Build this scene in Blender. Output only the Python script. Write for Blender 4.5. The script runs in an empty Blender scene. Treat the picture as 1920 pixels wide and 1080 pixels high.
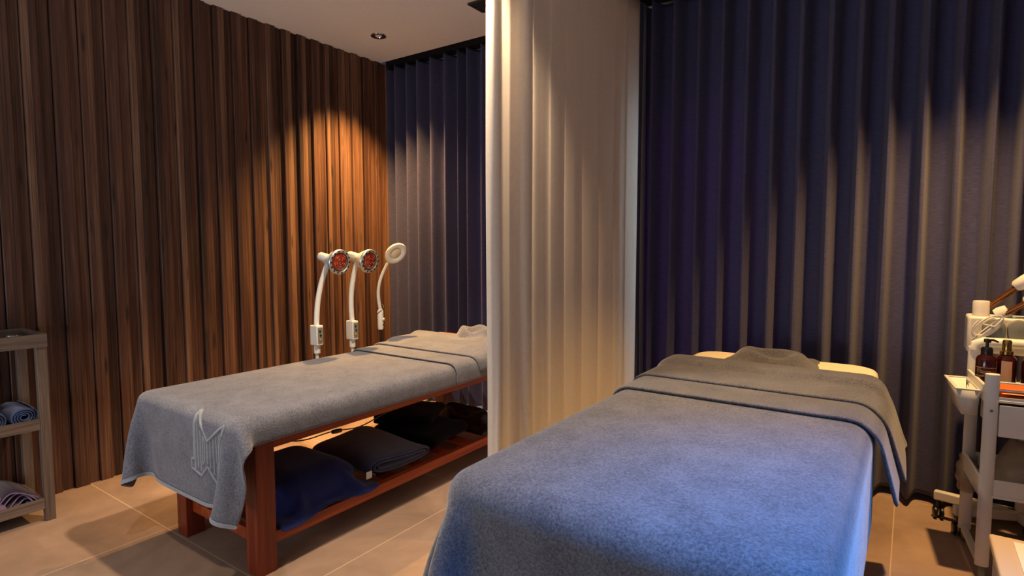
import bpy, bmesh, math, random
import numpy as np
from mathutils import Vector, Matrix
from mathutils.bvhtree import BVHTree
random.seed(7); RNG = np.random.RandomState(11)
C = bpy.context.scene.collection
PI = math.pi
def lin(h):
    h = h.lstrip('#'); c = [int(h[i:i+2], 16)/255 for i in (0, 2, 4)]
    return tuple((x/12.92 if x <= .04045 else ((x+.055)/1.055)**2.4) for x in c) + (1,)

# ------------------------------------------------------------------ camera, world, lights, exposure
sc = bpy.context.scene
cam = bpy.data.cameras.new('camera'); co = bpy.data.objects.new('camera', cam); C.objects.link(co)
co.location = (0, 0, 1.35); co.rotation_euler = (math.radians(90-4.0887), 0, math.radians(34.7796))
cam.sensor_width = 36; cam.lens = 1077.18/1920*36; cam.clip_start = .02; sc.camera = co
sc.view_settings.view_transform = 'Standard'; sc.view_settings.look = 'None'
sc.view_settings.gamma = 1; sc.view_settings.use_curve_mapping = False
sc.view_settings.exposure = .92
w = bpy.data.worlds.new('world'); sc.world = w; w.use_nodes = True
w.node_tree.nodes['Background'].inputs[0].default_value = (.16, .26, .60, 1)
w.node_tree.nodes['Background'].inputs[1].default_value = .10
def light(name, kind, loc, energy, col, tgt=None, **kw):
    l = bpy.data.lights.new(name, kind); l.energy = energy; l.color = col
    for k, v in kw.items(): setattr(l, k, v)
    o = bpy.data.objects.new(name, l); C.objects.link(o); o.location = loc
    if tgt is not None: o.rotation_euler = (Vector(tgt)-Vector(loc)).to_track_quat('-Z', 'Y').to_euler()
    return o
WARM = (1, .57, .22); ORANGE = (1, .54, .17)
# downlight over the head of the far bed (its fitting is in the ceiling)
light('downlight_lamp', 'SPOT', (-3.33, 3.05, 2.90), 360, ORANGE, (-3.33, 3.05, 0), spot_size=math.radians(92), spot_blend=1.0, shadow_soft_size=.03)
# downlight over the head of the near bed
light('bedhead_lamp', 'SPOT', (.24, 2.98, 2.90), 175, WARM, (.05, 2.85, 0), spot_size=math.radians(84), spot_blend=.8, shadow_soft_size=.03)
# downlight over the aisle between the beds
light('aisle_lamp', 'SPOT', (-1.78, 1.85, 2.90), 150, (1, .74, .50), (-1.80, 1.9, 0), spot_size=math.radians(96), spot_blend=.6, shadow_soft_size=.04)
# downlight near the camera, left
light('front_lamp', 'SPOT', (-1.72, .50, 2.90), 42, (1, .84, .70), (-1.75, .75, 0), spot_size=math.radians(84), spot_blend=.7, shadow_soft_size=.05)
# added unseen blue spot that tints only the foot of the near bed
light('blue_lamp', 'SPOT', (.30, 1.16, 2.90), 340, (.05, .33, 1), (.10, 1.25, 0), spot_size=math.radians(62), spot_blend=1.0, shadow_soft_size=.06)
# daylight outside the curtained window
light('outside_daylight', 'AREA', (-1.9, 4.6, 1.5), 42, (.62, .82, 1), (-1.9, 3.6, 1.2), shape='RECTANGLE', size=3.0, size_y=2.4)
light('room_daylight', 'AREA', (-2.3, -1.9, .9), 27, (.88, .92, 1), (-2.6, 1.0, 2.9), shape='RECTANGLE', size=2.4, size_y=1.2)  # added soft area light, aimed up to lift the ceiling and left wall

# ------------------------------------------------------------------ material helpers
class NT:
    def __init__(s, name):
        s.m = bpy.data.materials.new(name); s.m.use_nodes = True; s.t = s.m.node_tree; s.n = s.t.nodes
        s.b = s.n['Principled BSDF']; s.out = s.n['Material Output']
    def N(s, typ, **kw):
        n = s.n.new(typ)
        for k, v in kw.items():
            if k.startswith('i_'):
                key = k[2:]; key = int(key) if key.isdigit() else key.replace('_', ' ')
                if hasattr(v, 'is_linked') or isinstance(v, bpy.types.NodeSocket): s.t.links.new(v, n.inputs[key])
                else: n.inputs[key].default_value = v
            else: setattr(n, k, v)
        return n
    def L(s, a, b): s.t.links.new(a, b)
def ramp(t, fac, stops):
    r = t.N('ShaderNodeValToRGB'); t.L(fac, r.inputs[0]); e = r.color_ramp.elements
    while len(e) < len(stops): e.new(.5)
    for k, (p, c) in enumerate(stops): e[k].position = p; e[k].color = c
    return r.outputs[0]
def coords(t, scale=(1, 1, 1)):
    c = t.N('ShaderNodeTexCoord'); mp = t.N('ShaderNodeMapping'); t.L(c.outputs['Object'], mp.inputs[0]); mp.inputs['Scale'].default_value = scale
    return mp.outputs[0]
def simple(name, col, rough=.5, metal=0, spec=.5, **kw):
    t = NT(name); t.b.inputs['Base Color'].default_value = lin(col) if isinstance(col, str) else col
    t.b.inputs['Roughness'].default_value = rough; t.b.inputs['Metallic'].default_value = metal
    t.b.inputs['Specular IOR Level'].default_value = spec
    for k, v in kw.items(): t.b.inputs[k.replace('_', ' ')].default_value = v
    # faint wear so no surface is perfectly even
    nz = t.N('ShaderNodeTexNoise', i_Scale=18.0, i_Detail=4.0); t.L(coords(t), nz.inputs['Vector'])
    mr = t.N('ShaderNodeMapRange'); t.L(nz.outputs[0], mr.inputs[0]); mr.inputs[3].default_value = max(0, rough-.06); mr.inputs[4].default_value = min(1, rough+.08)
    t.L(mr.outputs[0], t.b.inputs['Roughness'])
    return t.m
def fabric(name, c1, c2, bump=.35, scale=260, sheen=.35, big=.15):
    t = NT(name); v = coords(t)
    n1 = t.N('ShaderNodeTexNoise', i_Scale=float(scale), i_Detail=3.0, i_Roughness=.7); t.L(v, n1.inputs['Vector'])
    n2 = t.N('ShaderNodeTexNoise', i_Scale=7.0, i_Detail=5.0, i_Roughness=.65); t.L(v, n2.inputs['Vector'])
    mx = t.N('ShaderNodeMix', data_type='FLOAT'); mx.inputs[0].default_value = .3; t.L(n1.outputs[0], mx.inputs[2]); t.L(n2.outputs[0], mx.inputs[3])
    t.L(ramp(t, mx.outputs[0], [(.38, lin(c1)), (.62, lin(c2))]), t.b.inputs['Base Color'])
    b = t.N('ShaderNodeBump'); b.inputs['Strength'].default_value = bump; b.inputs['Distance'].default_value = .004; t.L(n1.outputs[0], b.inputs['Height'])
    b2 = t.N('ShaderNodeBump'); b2.inputs['Strength'].default_value = big; b2.inputs['Distance'].default_value = .03; t.L(n2.outputs[0], b2.inputs['Height']); t.L(b.outputs[0], b2.inputs['Normal'])
    t.L(b2.outputs[0], t.b.inputs['Normal'])
    t.b.inputs['Roughness'].default_value = .95; t.b.inputs['Specular IOR Level'].default_value = .1
    t.b.inputs['Sheen Weight'].default_value = sheen; t.b.inputs['Sheen Roughness'].default_value = .5
    return t.m
def wood(name, dark, mid, light_, axis='Z', board=None, rough=.5, gscale=1.0, bump=.25):
    """grain runs along axis; board = width of boards counted along Y, each with its own tone"""
    t = NT(name); tc = t.N('ShaderNodeTexCoord').outputs['Object']
    sp = t.N('ShaderNodeSeparateXYZ'); t.L(tc, sp.inputs[0])
    if board:
        d = t.N('ShaderNodeMath', operation='DIVIDE'); t.L(sp.outputs[1], d.inputs[0]); d.inputs[1].default_value = board
        fl = t.N('ShaderNodeMath', operation='FLOOR'); t.L(d.outputs[0], fl.inputs[0])
        wn = t.N('ShaderNodeTexWhiteNoise', noise_dimensions='1D'); t.L(fl.outputs[0], wn.inputs['W'])
        rnd = wn.outputs['Value']; rcol = wn.outputs['Color']
    s = {'Z': (14, 14, .9), 'X': (.9, 14, 14), 'Y': (14, .9, 14)}[axis]
    mp = t.N('ShaderNodeMapping'); t.L(tc, mp.inputs[0]); mp.inputs['Scale'].default_value = tuple(q*gscale for q in s)
    vec = mp.outputs[0]
    if board:
        sc_ = t.N('ShaderNodeVectorMath', operation='SCALE'); t.L(rcol, sc_.inputs[0]); sc_.inputs['Scale'].default_value = 37.0
        ad = t.N('ShaderNodeVectorMath', operation='ADD'); t.L(vec, ad.inputs[0]); t.L(sc_.outputs[0], ad.inputs[1]); vec = ad.outputs[0]
    n1 = t.N('ShaderNodeTexNoise', i_Scale=1.1, i_Detail=5.0, i_Roughness=.6, i_Distortion=.9); t.L(vec, n1.inputs['Vector'])
    mp2 = t.N('ShaderNodeMapping'); t.L(vec, mp2.inputs[0]); mp2.inputs['Scale'].default_value = (7, 7, 1) if axis == 'Z' else ((1, 7, 7) if axis == 'X' else (7, 1, 7))
    n2 = t.N('ShaderNodeTexNoise', i_Scale=1.5, i_Detail=3.0, i_Roughness=.7); t.L(mp2.outputs[0], n2.inputs['Vector'])
    mx = t.N('ShaderNodeMix', data_type='FLOAT'); mx.inputs[0].default_value = .58; t.L(n1.outputs[0], mx.inputs[2]); t.L(n2.outputs[0], mx.inputs[3])
    fac = mx.outputs[0]
    if board:
        m2 = t.N('ShaderNodeMath', operation='MULTIPLY_ADD'); t.L(rnd, m2.inputs[0]); m2.inputs[1].default_value = .26; m2.inputs[2].default_value = -.13
        m3 = t.N('ShaderNodeMath', operation='ADD'); t.L(fac, m3.inputs[0]); t.L(m2.outputs[0], m3.inputs[1]); fac = m3.outputs[0]
    col = ramp(t, fac, [(.32, lin(dark)), (.5, lin(mid)), (.69, lin(light_))])
    if board:   # knots
        mp3 = t.N('ShaderNodeMapping'); t.L(vec, mp3.inputs[0]); mp3.inputs['Scale'].default_value = (1.0, 1.0, 2.6)
        vo = t.N('ShaderNodeTexVoronoi', i_Scale=1.0); t.L(mp3.outputs[0], vo.inputs['Vector'])
        kr = ramp(t, vo.outputs['Distance'], [(.06, (0, 0, 0, 1)), (.17, (1, 1, 1, 1))])
        mm = t.N('ShaderNodeMix', data_type='RGBA', blend_type='MULTIPLY'); mm.inputs[0].default_value = .75; t.L(col, mm.inputs[6]); t.L(kr, mm.inputs[7]); col = mm.outputs[2]
    t.L(col, t.b.inputs['Base Color'])
    b = t.N('ShaderNodeBump'); b.inputs['Strength'].default_value = bump; b.inputs['Distance'].default_value = .003; t.L(n2.outputs[0], b.inputs['Height']); t.L(b.outputs[0], t.b.inputs['Normal'])
    t.b.inputs['Roughness'].default_value = rough
    return t.m

M = {}
M['wallwood'] = wood('walnut_cladding', '#26150e', '#583829', '#80604a', 'Z', board=.0417, rough=.55, bump=.5)
M['bedwood'] = wood('red_stained_wood', '#5c1c0b', '#963a12', '#bd5b24', 'Y', rough=.38)  # lit look of the rails put into the colour, lighter than the upright wood
M['bedwoodz'] = wood('red_stained_wood_upright', '#4a1509', '#74260f', '#96401d', 'Z', rough=.38)
M['greywood'] = wood('grey_brown_ash', '#44372f', '#6a5a4e', '#8a786a', 'Y', rough=.6, gscale=2)
M['greywoodz'] = wood('grey_brown_ash_upright', '#44372f', '#6a5a4e', '#8a786a', 'Z', rough=.6, gscale=2)
M['towel'] = fabric('grey_blue_terry', '#52545e', '#7c7e89', scale=170)
M['towelR'] = fabric('blue_grey_terry', '#3e3f48', '#66676f', scale=150)
M['hemband'] = fabric('woven_hem', '#858a92', '#a2a7ae', bump=.1)
M['navy'] = fabric('navy_plush', '#141d52', '#29336f', bump=.3, sheen=.25)
M['navygrey'] = fabric('slate_navy_plush', '#2a2f4c', '#454a68', bump=.3)
M['blackcloth'] = fabric('black_cloth', '#0c0c0e', '#161618', bump=.2, sheen=.05)
M['blueroll'] = fabric('blue_terry', '#33456e', '#4c6090')
M['lilac'] = fabric('lilac_cloth', '#6a5472', '#8a7390', bump=.1)
M['plum'] = fabric('dark_plum_cloth', '#231a2c', '#3a2d45', bump=.1)
M['leather_w'] = simple('cream_leatherette', '#f0e4c4', .42)
M['leather_b'] = simple('tan_leatherette', '#a0622f', .45)
M['white'] = simple('white_enamel', '#dcdcd6', .35)
M['whitep'] = simple('white_plastic', '#d8d4ca', .4)
M['greyp'] = simple('grey_panel', '#74776f', .5)
M['black'] = simple('black_plastic', '#0c0c0d', .35)
M['chrome'] = simple('chrome', '#c8c8c8', .15, 1)
M['silver'] = simple('brushed_silver', '#b9c4c4', .32, .8)
M['gold'] = simple('gold_metal', '#b08b4a', .22, 1)
M['amber'] = simple('amber_glass', '#3a0f06', .12, 0, .6, Transmission_Weight=.25)
M['bronze'] = simple('bronze_tube', '#7a4a22', .25, .7)
M['label'] = simple('beige_label', '#b9a98c', .7)
M['orange'] = simple('orange_sachet', '#e0702c', .3)
M['peach'] = simple('peach_sachet', '#f0b583', .3)
M['beige'] = simple('beige_lid', '#c7ab80', .5)
M['beige_l'] = simple('pale_lid', '#ecdcb0', .5)
M['redlens'] = simple('red_bulb_glass', '#7c2208', .12, 0, .8)
M['filament'] = simple('bulb_reflector', '#ffb088', .15, .6)
M['dial'] = simple('amber_button', '#d8902c', .4)
M['darkgrey'] = simple('dark_grey_metal', '#34322f', .5)
M['rail'] = simple('black_rail', '#0b0b0c', .5)
M['darkred'] = simple('dark_red_metal', '#6b3018', .4)
# ceiling and plain walls
def plaster(name, c, bump=.05):
    t = NT(name); nz = t.N('ShaderNodeTexNoise', i_Scale=60.0, i_Detail=4.0); t.L(coords(t), nz.inputs['Vector'])
    t.L(ramp(t, nz.outputs[0], [(.3, lin(c)), (.7, tuple(min(1, x*1.06) for x in lin(c)[:3])+(1,))]), t.b.inputs['Base Color'])
    b = t.N('ShaderNodeBump'); b.inputs['Strength'].default_value = bump; t.L(nz.outputs[0], b.inputs['Height']); t.L(b.outputs[0], t.b.inputs['Normal'])
    t.b.inputs['Roughness'].default_value = .9; return t.m
M['ceiling'] = plaster('painted_ceiling', '#e8e6e2'); M['plaster'] = plaster('painted_plaster', '#b9b2a6')
def floor_mat():
    t = NT('porcelain_tiles'); tc = t.N('ShaderNodeTexCoord').outputs['Object']
    sp = t.N('ShaderNodeSeparateXYZ'); t.L(tc, sp.inputs[0])
    def grout(sock, off, size, half=.0022):
        a = t.N('ShaderNodeMath', operation='SUBTRACT'); t.L(sock, a.inputs[0]); a.inputs[1].default_value = off
        p = t.N('ShaderNodeMath', operation='PINGPONG'); t.L(a.outputs[0], p.inputs[0]); p.inputs[1].default_value = size/2
        l = t.N('ShaderNodeMath', operation='LESS_THAN'); t.L(p.outputs[0], l.inputs[0]); l.inputs[1].default_value = half
        d = t.N('ShaderNodeMath', operation='DIVIDE'); t.L(a.outputs[0], d.inputs[0]); d.inputs[1].default_value = size
        f = t.N('ShaderNodeMath', operation='FLOOR'); t.L(d.outputs[0], f.inputs[0])
        return l.outputs[0], f.outputs[0]
    gx, ix = grout(sp.outputs[0], -1.93, .955); gy, iy = grout(sp.outputs[1], 1.25, 1.2)
    mxg = t.N('ShaderNodeMath', operation='MAXIMUM'); t.L(gx, mxg.inputs[0]); t.L(gy, mxg.inputs[1])
    cb = t.N('ShaderNodeCombineXYZ'); t.L(ix, cb.inputs[0]); t.L(iy, cb.inputs[1])
    wn = t.N('ShaderNodeTexWhiteNoise', noise_dimensions='3D'); t.L(cb.outputs[0], wn.inputs[0])
    n1 = t.N('ShaderNodeTexNoise', i_Scale=2.6, i_Detail=8.0, i_Roughness=.62, i_Distortion=.4); t.L(tc, n1.inputs['Vector'])
    ad = t.N('ShaderNodeMath', operation='MULTIPLY_ADD'); t.L(wn.outputs[0], ad.inputs[0]); ad.inputs[1].default_value = .12; t.L(n1.outputs[0], ad.inputs[2])
    col = ramp(t, ad.outputs[0], [(.35, lin('#86715f')), (.58, lin('#a08672')), (.8, lin('#b49a86'))])
    mm = t.N('ShaderNodeMix', data_type='RGBA'); t.L(mxg.outputs[0], mm.inputs[0]); t.L(col, mm.inputs[6]); mm.inputs[7].default_value = lin('#cbb491')
    t.L(mm.outputs[2], t.b.inputs['Base Color']); t.b.inputs['Roughness'].default_value = .5; t.b.inputs['Specular IOR Level'].default_value = .35
    b = t.N('ShaderNodeBump'); b.inputs['Strength'].default_value = .08; b.inputs['Distance'].default_value = .004; t.L(n1.outputs[0], b.inputs['Height']); t.L(b.outputs[0], t.b.inputs['Normal'])
    return t.m
M['floor'] = floor_mat()
def cloth_translucent(name, c1, c2, tr, amount, weave=(5, 5, 260), bump=.3, rough=.85):
    t = NT(name); n = t.N('ShaderNodeTexNoise', i_Scale=1.0, i_Detail=4.0, i_Roughness=.7); t.L(coords(t, weave), n.inputs['Vector'])
    t.L(ramp(t, n.outputs[0], [(.3, lin(c1)), (.7, lin(c2))]), t.b.inputs['Base Color'])
    b = t.N('ShaderNodeBump'); b.inputs['Strength'].default_value = bump; b.inputs['Distance'].default_value = .002; t.L(n.outputs[0], b.inputs['Height']); t.L(b.outputs[0], t.b.inputs['Normal'])
    t.b.inputs['Roughness'].default_value = rough; t.b.inputs['Specular IOR Level'].default_value = .2
    t.b.inputs['Sheen Weight'].default_value = .15
    tl = t.N('ShaderNodeBsdfTranslucent'); tl.inputs[0].default_value = tr
    mx = t.N('ShaderNodeMixShader'); mx.inputs[0].default_value = amount; t.L(t.b.outputs[0], mx.inputs[1]); t.L(tl.outputs[0], mx.inputs[2]); t.L(mx.outputs[0], t.out.inputs[0])
    return t.m
M['curtain'] = cloth_translucent('navy_blackout_curtain', '#3a3b5a', '#5c5c7e', (.30, .09, .34, 1), .18, weave=(30, 30, 330))
M['sheer'] = cloth_translucent('white_partition_cloth', '#e4dfd6', '#f4f0ea', (.97, .91, .83, 1), .5, weave=(60, 60, 60), bump=.05)
def clear_bag():
    t = NT('clear_film'); v = coords(t); n = t.N('ShaderNodeTexNoise', i_Scale=22.0, i_Detail=5.0, i_Distortion=1.5); t.L(v, n.inputs['Vector'])
    b = t.N('ShaderNodeBump'); b.inputs['Strength'].default_value = .9; b.inputs['Distance'].default_value = .02; t.L(n.outputs[0], b.inputs['Height']); t.L(b.outputs[0], t.b.inputs['Normal'])
    t.b.inputs['Base Color'].default_value = lin('#b9aa98'); t.b.inputs['Roughness'].default_value = .18
    tp = t.N('ShaderNodeBsdfTransparent'); mx = t.N('ShaderNodeMixShader'); mx.inputs[0].default_value = .55
    t.L(t.b.outputs[0], mx.inputs[1]); t.L(tp.outputs[0], mx.inputs[2]); t.L(mx.outputs[0], t.out.inputs[0]); return t.m
M['film'] = clear_bag()
def glass():
    t = NT('window_glass'); t.b.inputs['Transmission Weight'].default_value = 1; t.b.inputs['Roughness'].default_value = .02; t.b.inputs['IOR'].default_value = 1.1
    tp = t.N('ShaderNodeBsdfTransparent'); mx = t.N('ShaderNodeMixShader'); mx.inputs[0].default_value = .9; t.L(t.b.outputs[0], mx.inputs[1]); t.L(tp.outputs[0], mx.inputs[2]); t.L(mx.outputs[0], t.out.inputs[0]); return t.m
M['glass'] = glass()
def emit(name, col, s):
    t = NT(name); t.b.inputs['Emission Color'].default_value = col; t.b.inputs['Emission Strength'].default_value = s; t.b.inputs['Base Color'].default_value = col; return t.m
M['lampglow'] = emit('lamp_lens', (1, .75, .45, 1), 1.2)

# ------------------------------------------------------------------ geometry helpers
class MB:
    def __init__(s): s.v = []; s.f = []
    def add(s, vs, fs):
        k = len(s.v); s.v += [tuple(map(float, v)) for v in vs]; s.f += [tuple(i+k for i in f) for f in fs]; return s
    def box(s, x0, x1, y0, y1, z0, z1, T=None):
        vs = [(x, y, z) for z in (z0, z1) for y in (y0, y1) for x in (x0, x1)]
        if T: vs = [T(*v) for v in vs]
        return s.add(vs, [(0, 2, 3, 1), (4, 5, 7, 6), (0, 1, 5, 4), (2, 6, 7, 3), (0, 4, 6, 2), (1, 3, 7, 5)])
    def tube(s, pts, r, n=16, cap=True):
        pts = [Vector(p) for p in pts]; rr = r if hasattr(r, '__len__') else [r]*len(pts); rings = []
        t0 = (pts[1]-pts[0]).normalized(); up = Vector((0, 0, 1)) if abs(t0.z) < .9 else Vector((1, 0, 0)); a = t0.cross(up).normalized()
        for i, p in enumerate(pts):
            t = (pts[min(i+1, len(pts)-1)]-pts[max(i-1, 0)]).normalized(); a = (a-t*a.dot(t)).normalized(); b = t.cross(a)
            rings.append([p+(a*math.cos(2*PI*k/n)+b*math.sin(2*PI*k/n))*rr[i] for k in range(n)])
        vs = [v for R in rings for v in R]; fs = [(i*n+k, i*n+(k+1) % n, (i+1)*n+(k+1) % n, (i+1)*n+k) for i in range(len(pts)-1) for k in range(n)]
        if cap: fs += [tuple(range(n-1, -1, -1)), tuple((len(pts)-1)*n+k for k in range(n))]
        return s.add(vs, fs)
    def lathe(s, prof, o=(0, 0, 0), d=(0, 0, 1), n=32):
        o = Vector(o); d = Vector(d).normalized(); up = Vector((0, 0, 1)) if abs(d.z) < .9 else Vector((1, 0, 0)); a = d.cross(up).normalized(); b = d.cross(a)
        vs = [o+d*h+(a*math.cos(2*PI*k/n)+b*math.sin(2*PI*k/n))*max(r, 1e-5) for r, h in prof for k in range(n)]
        return s.add(vs, [(i*n+k, i*n+(k+1) % n, (i+1)*n+(k+1) % n, (i+1)*n+k) for i in range(len(prof)-1) for k in range(n)])
    def torus(s, o, d, R, r, n=40, m=12):
        pr = [(R+r*math.cos(2*PI*k/m), r*math.sin(2*PI*k/m)) for k in range(m+1)]; return s.lathe(pr, o, d, n)
    def grid(s, P):
        ny, nx = P.shape[:2]; return s.add(P.reshape(-1, 3), [(j*nx+i, j*nx+i+1, (j+1)*nx+i+1, (j+1)*nx+i) for j in range(ny-1) for i in range(nx-1)])
def root_loc(o):
    l = Vector((0, 0, 0))
    while o is not None: l += o.location; o = o.parent
    return l
def obj(name, mb, mat, parent=None, loc=(0, 0, 0), bevel=0, solid=0, sub=0, smooth=True, label=None, auto=40):
    base = root_loc(parent)+Vector(loc)
    me = bpy.data.meshes.new(name); me.from_pydata([tuple(Vector(v)-base) for v in mb.v], [], mb.f); me.update()
    bm = bmesh.new(); bm.from_mesh(me); bmesh.ops.remove_doubles(bm, verts=bm.verts, dist=1e-6); bmesh.ops.recalc_face_normals(bm, faces=bm.faces); bm.to_mesh(me); bm.free()
    if mat: me.materials.append(mat)
    o = bpy.data.objects.new(name, me); C.objects.link(o); o.parent = parent; o.location = loc
    if solid: m = o.modifiers.new('solid', 'SOLIDIFY'); m.thickness = solid; m.offset = 0
    if bevel: m = o.modifiers.new('bevel', 'BEVEL'); m.width = bevel; m.segments = 3; m.limit_method = 'ANGLE'; m.angle_limit = .6
    if sub: m = o.modifiers.new('sub', 'SUBSURF'); m.levels = sub; m.render_levels = sub
    if smooth:
        me.shade_smooth()
        if not sub and not solid: me.set_sharp_from_angle(angle=math.radians(auto))
    if label: o['label'] = label
    return o
def thing(name, label, cat, loc, group=None):
    o = bpy.data.objects.new(name, None); C.objects.link(o); o.location = loc; o['label'] = label; o['category'] = cat; o.empty_display_size = .1
    if group: o['group'] = group
    return o
def tag(o, label, cat, group=None, kind=None):
    if label: o['label'] = label
    if cat: o['category'] = cat
    if group: o['group'] = group
    if kind: o['kind'] = kind
    return o
def struct(name, mb, mat, parent=None, **kw):
    o = obj(name, mb, mat, parent, **kw)
    if parent is None: o['kind'] = 'structure'
    return o
def rect(x0, x1, y0, y1, z0, z1, T=None): return MB().box(x0, x1, y0, y1, z0, z1, T)

# position based cloth: a sheet of square cells dropped over solid boxes
def sdf_push(P, boxes, th):
    hit = np.zeros(len(P), bool)
    for (x0, x1, y0, y1, z0, z1, r) in boxes:
        c = np.array([(x0+x1)/2, (y0+y1)/2, (z0+z1)/2]); h = np.array([(x1-x0)/2, (y1-y0)/2, (z1-z0)/2])-r
        d = P-c; q = np.abs(d)-h; out = np.maximum(q, 0); lo = np.linalg.norm(out, axis=1); ins = q.max(1)
        dist = lo+np.minimum(ins, 0)-r; m = dist < th
        if not m.any(): continue
        n = np.zeros_like(P); o_ = (lo > 1e-9)
        n[o_] = np.sign(d[o_])*out[o_]/lo[o_, None]
        i_ = np.where(~o_)[0]
        if len(i_): k = q[i_].argmax(1); n[i_, k] = np.sign(d[i_, k])
        P[m] += n[m]*(th-dist[m])[:, None]; hit |= m
    return hit
def sim(x0, x1, y0, y1, z, cell, boxes, th=.008, steps=160, iters=14, bend=.25, fric=.7, noise=.002, seed=1, shape=None, floor=0.0, anchor=None):
    nx = max(3, int(round((x1-x0)/cell))+1); ny = max(3, int(round((y1-y0)/cell))+1)
    rs = np.random.RandomState(seed); gx = (x1-x0)/(nx-1); gy = (y1-y0)/(ny-1)
    X, Y = np.meshgrid(np.linspace(x0, x1, nx), np.linspace(y0, y1, ny))
    P = np.stack([X, Y, np.full_like(X, z)], -1)
    if shape is not None: P = shape(P)
    R = np.linalg.norm; rest = P.copy(); P[..., 2] += rs.randn(ny, nx)*noise
    # constraint list: (slice a, slice b, rest length, stiffness); parity groups never share a vertex
    S = []
    def addc(dj, di, st):
        span = (abs(dj), abs(di)); per = max(span)*2
        for pj in range(per if dj else 1):
            for pi in range(per if di and not dj else 1):
                js = np.arange(pj, ny-dj, 1) if not dj else np.array([j for j in range(ny-dj) if (j//dj) % 2 == pj]) if pj < 2 else np.array([], int)
                ilo, ihi = (0, nx-di) if di >= 0 else (-di, nx)
                if dj: is_ = np.arange(ilo, ihi)
                else: is_ = np.array([i for i in range(nx-di) if (i//di) % 2 == pi]) if pi < 2 else np.array([], int)
                if len(js) == 0 or len(is_) == 0: continue
                J, I = np.meshgrid(js, is_, indexing='ij'); a = (J*nx+I).ravel(); b = ((J+dj)*nx+I+di).ravel()
                S.append((a, b, R(rest.reshape(-1, 3)[a]-rest.reshape(-1, 3)[b], axis=1), st))
    addc(0, 1, 1.); addc(1, 0, 1.); addc(1, 1, .5); addc(1, -1, .5); addc(0, 2, bend); addc(2, 0, bend)
    V = P.reshape(-1, 3).copy(); prev = V.copy(); dt = .018
    for s_ in range(steps):
        vel = (V-prev)*.965; prev = V.copy(); V = V+vel; V[:, 2] -= 9.8*dt*dt
        for it in range(iters):
            for a, b, L, st in S:
                d = V[b]-V[a]; l = R(d, axis=1); k = ((l-L)/np.maximum(l, 1e-9)*.5*st)[:, None]*d; V[a] += k; V[b] -= k
            if it % 3 == 2 or it == iters-1:
                hit = sdf_push(V, boxes, th)
                V[:, 2] = np.maximum(V[:, 2], floor+th)
        G = V.reshape(ny, nx, 3); cj, ci = anchor if anchor else (ny//2, nx//2)
        for seq in (range(cj-1, -1, -1), range(cj+1, ny)):
            for j in seq:
                a = G[j-1] if j > cj else G[j+1]; d = G[j]-a; l = R(d, axis=1); k = l > gy*1.03; G[j][k] = a[k]+d[k]*(gy*1.03/l[k])[:, None]
        for seq in (range(ci-1, -1, -1), range(ci+1, nx)):
            for i in seq:
                a = G[:, i-1] if i > ci else G[:, i+1]; d = G[:, i]-a; l = R(d, axis=1); k = l > gx*1.03; G[:, i][k] = a[k]+d[k]*(gx*1.03/l[k])[:, None]
        V = G.reshape(-1, 3)
        V[hit] = V[hit]*(1-fric)+(prev[hit]*fric)+0; sdf_push(V, boxes, th)
    return V.reshape(ny, nx, 3)

# ------------------------------------------------------------------ room shell
CZ = 2.92
struct('floor', rect(-4.1, 2.2, -2.2, 4.7, -.1, 0), M['floor'])
struct('ceiling', rect(-4.1, 2.2, -2.2, 3.50, CZ, CZ+.1).box(-4.1, 2.2, 3.50, 4.2, CZ+.08, CZ+.18), M['ceiling'])
# left wall: tall walnut boards in a stepped wave profile
mb = MB(); prof = []; y = -2.2
rr = random.Random(3)
while y < 3.93:   # each module: a wide raised board, a narrow lower one, a shadow gap
    d = .024+rr.uniform(-.003, .005); w1 = .076+rr.uniform(-.012, .008); d2 = rr.uniform(.002, .009)
    prof += [(-.012, y), (-.012, y+.004), (d-.003, y+.0045), (d, y+.007), (d, y+w1-.003), (d-.003, y+w1), (d2, y+w1+.0005), (d2, y+.1245)]; y += .125
P = np.array([[(-3.82+d, yy, z) for d, yy in prof] for z in (0, CZ)]); mb.grid(P)
# back of the panelling
mb.box(-3.9, -3.83, -2.2, 3.95, 0, CZ)
struct('wall_left', mb, M['wallwood'], smooth=False)
struct('wall_right', rect(2.0, 2.1, -2.2, .2, 0, CZ).box(2.0, 2.1, 1.9, 3.9, 0, CZ).box(2.0, 2.1, .2, 1.9, 0, .5).box(2.0, 2.1, .2, 1.9, 2.4, CZ), M['plaster'])
WX0, WX1, WZ = -3.15, -.72, 2.28
struct('wall_back', rect(-3.9, WX0, 3.85, 3.95, 0, 3.0).box(WX1, 2.1, 3.85, 3.95, 0, 3.0).box(WX0, WX1, 3.85, 3.95, WZ, 3.0), M['plaster'])
wn = struct('window_1', rect(WX0, WX1, 3.86, 3.92, 0, .04).box(WX0, WX1, 3.86, 3.92, WZ-.05, WZ).box(WX0, WX0+.05, 3.86, 3.92, .04, WZ-.05).box(WX1-.05, WX1, 3.86, 3.92, .04, WZ-.05).box(-1.97, -1.91, 3.86, 3.92, .04, WZ-.05), M['black'])
obj('pane', rect(WX0+.05, WX1-.05, 3.885, 3.893, .04, WZ-.05), M['glass'], wn)
struct('wall_front', rect(-3.9, 2.1, -2.3, -2.2, 0, .9).box(-3.9, -2.2, -2.3, -2.2, .9, CZ).box(1.0, 2.1, -2.3, -2.2, .9, CZ).box(-2.2, 1.0, -2.3, -2.2, 2.7, CZ), M['plaster'])

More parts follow.
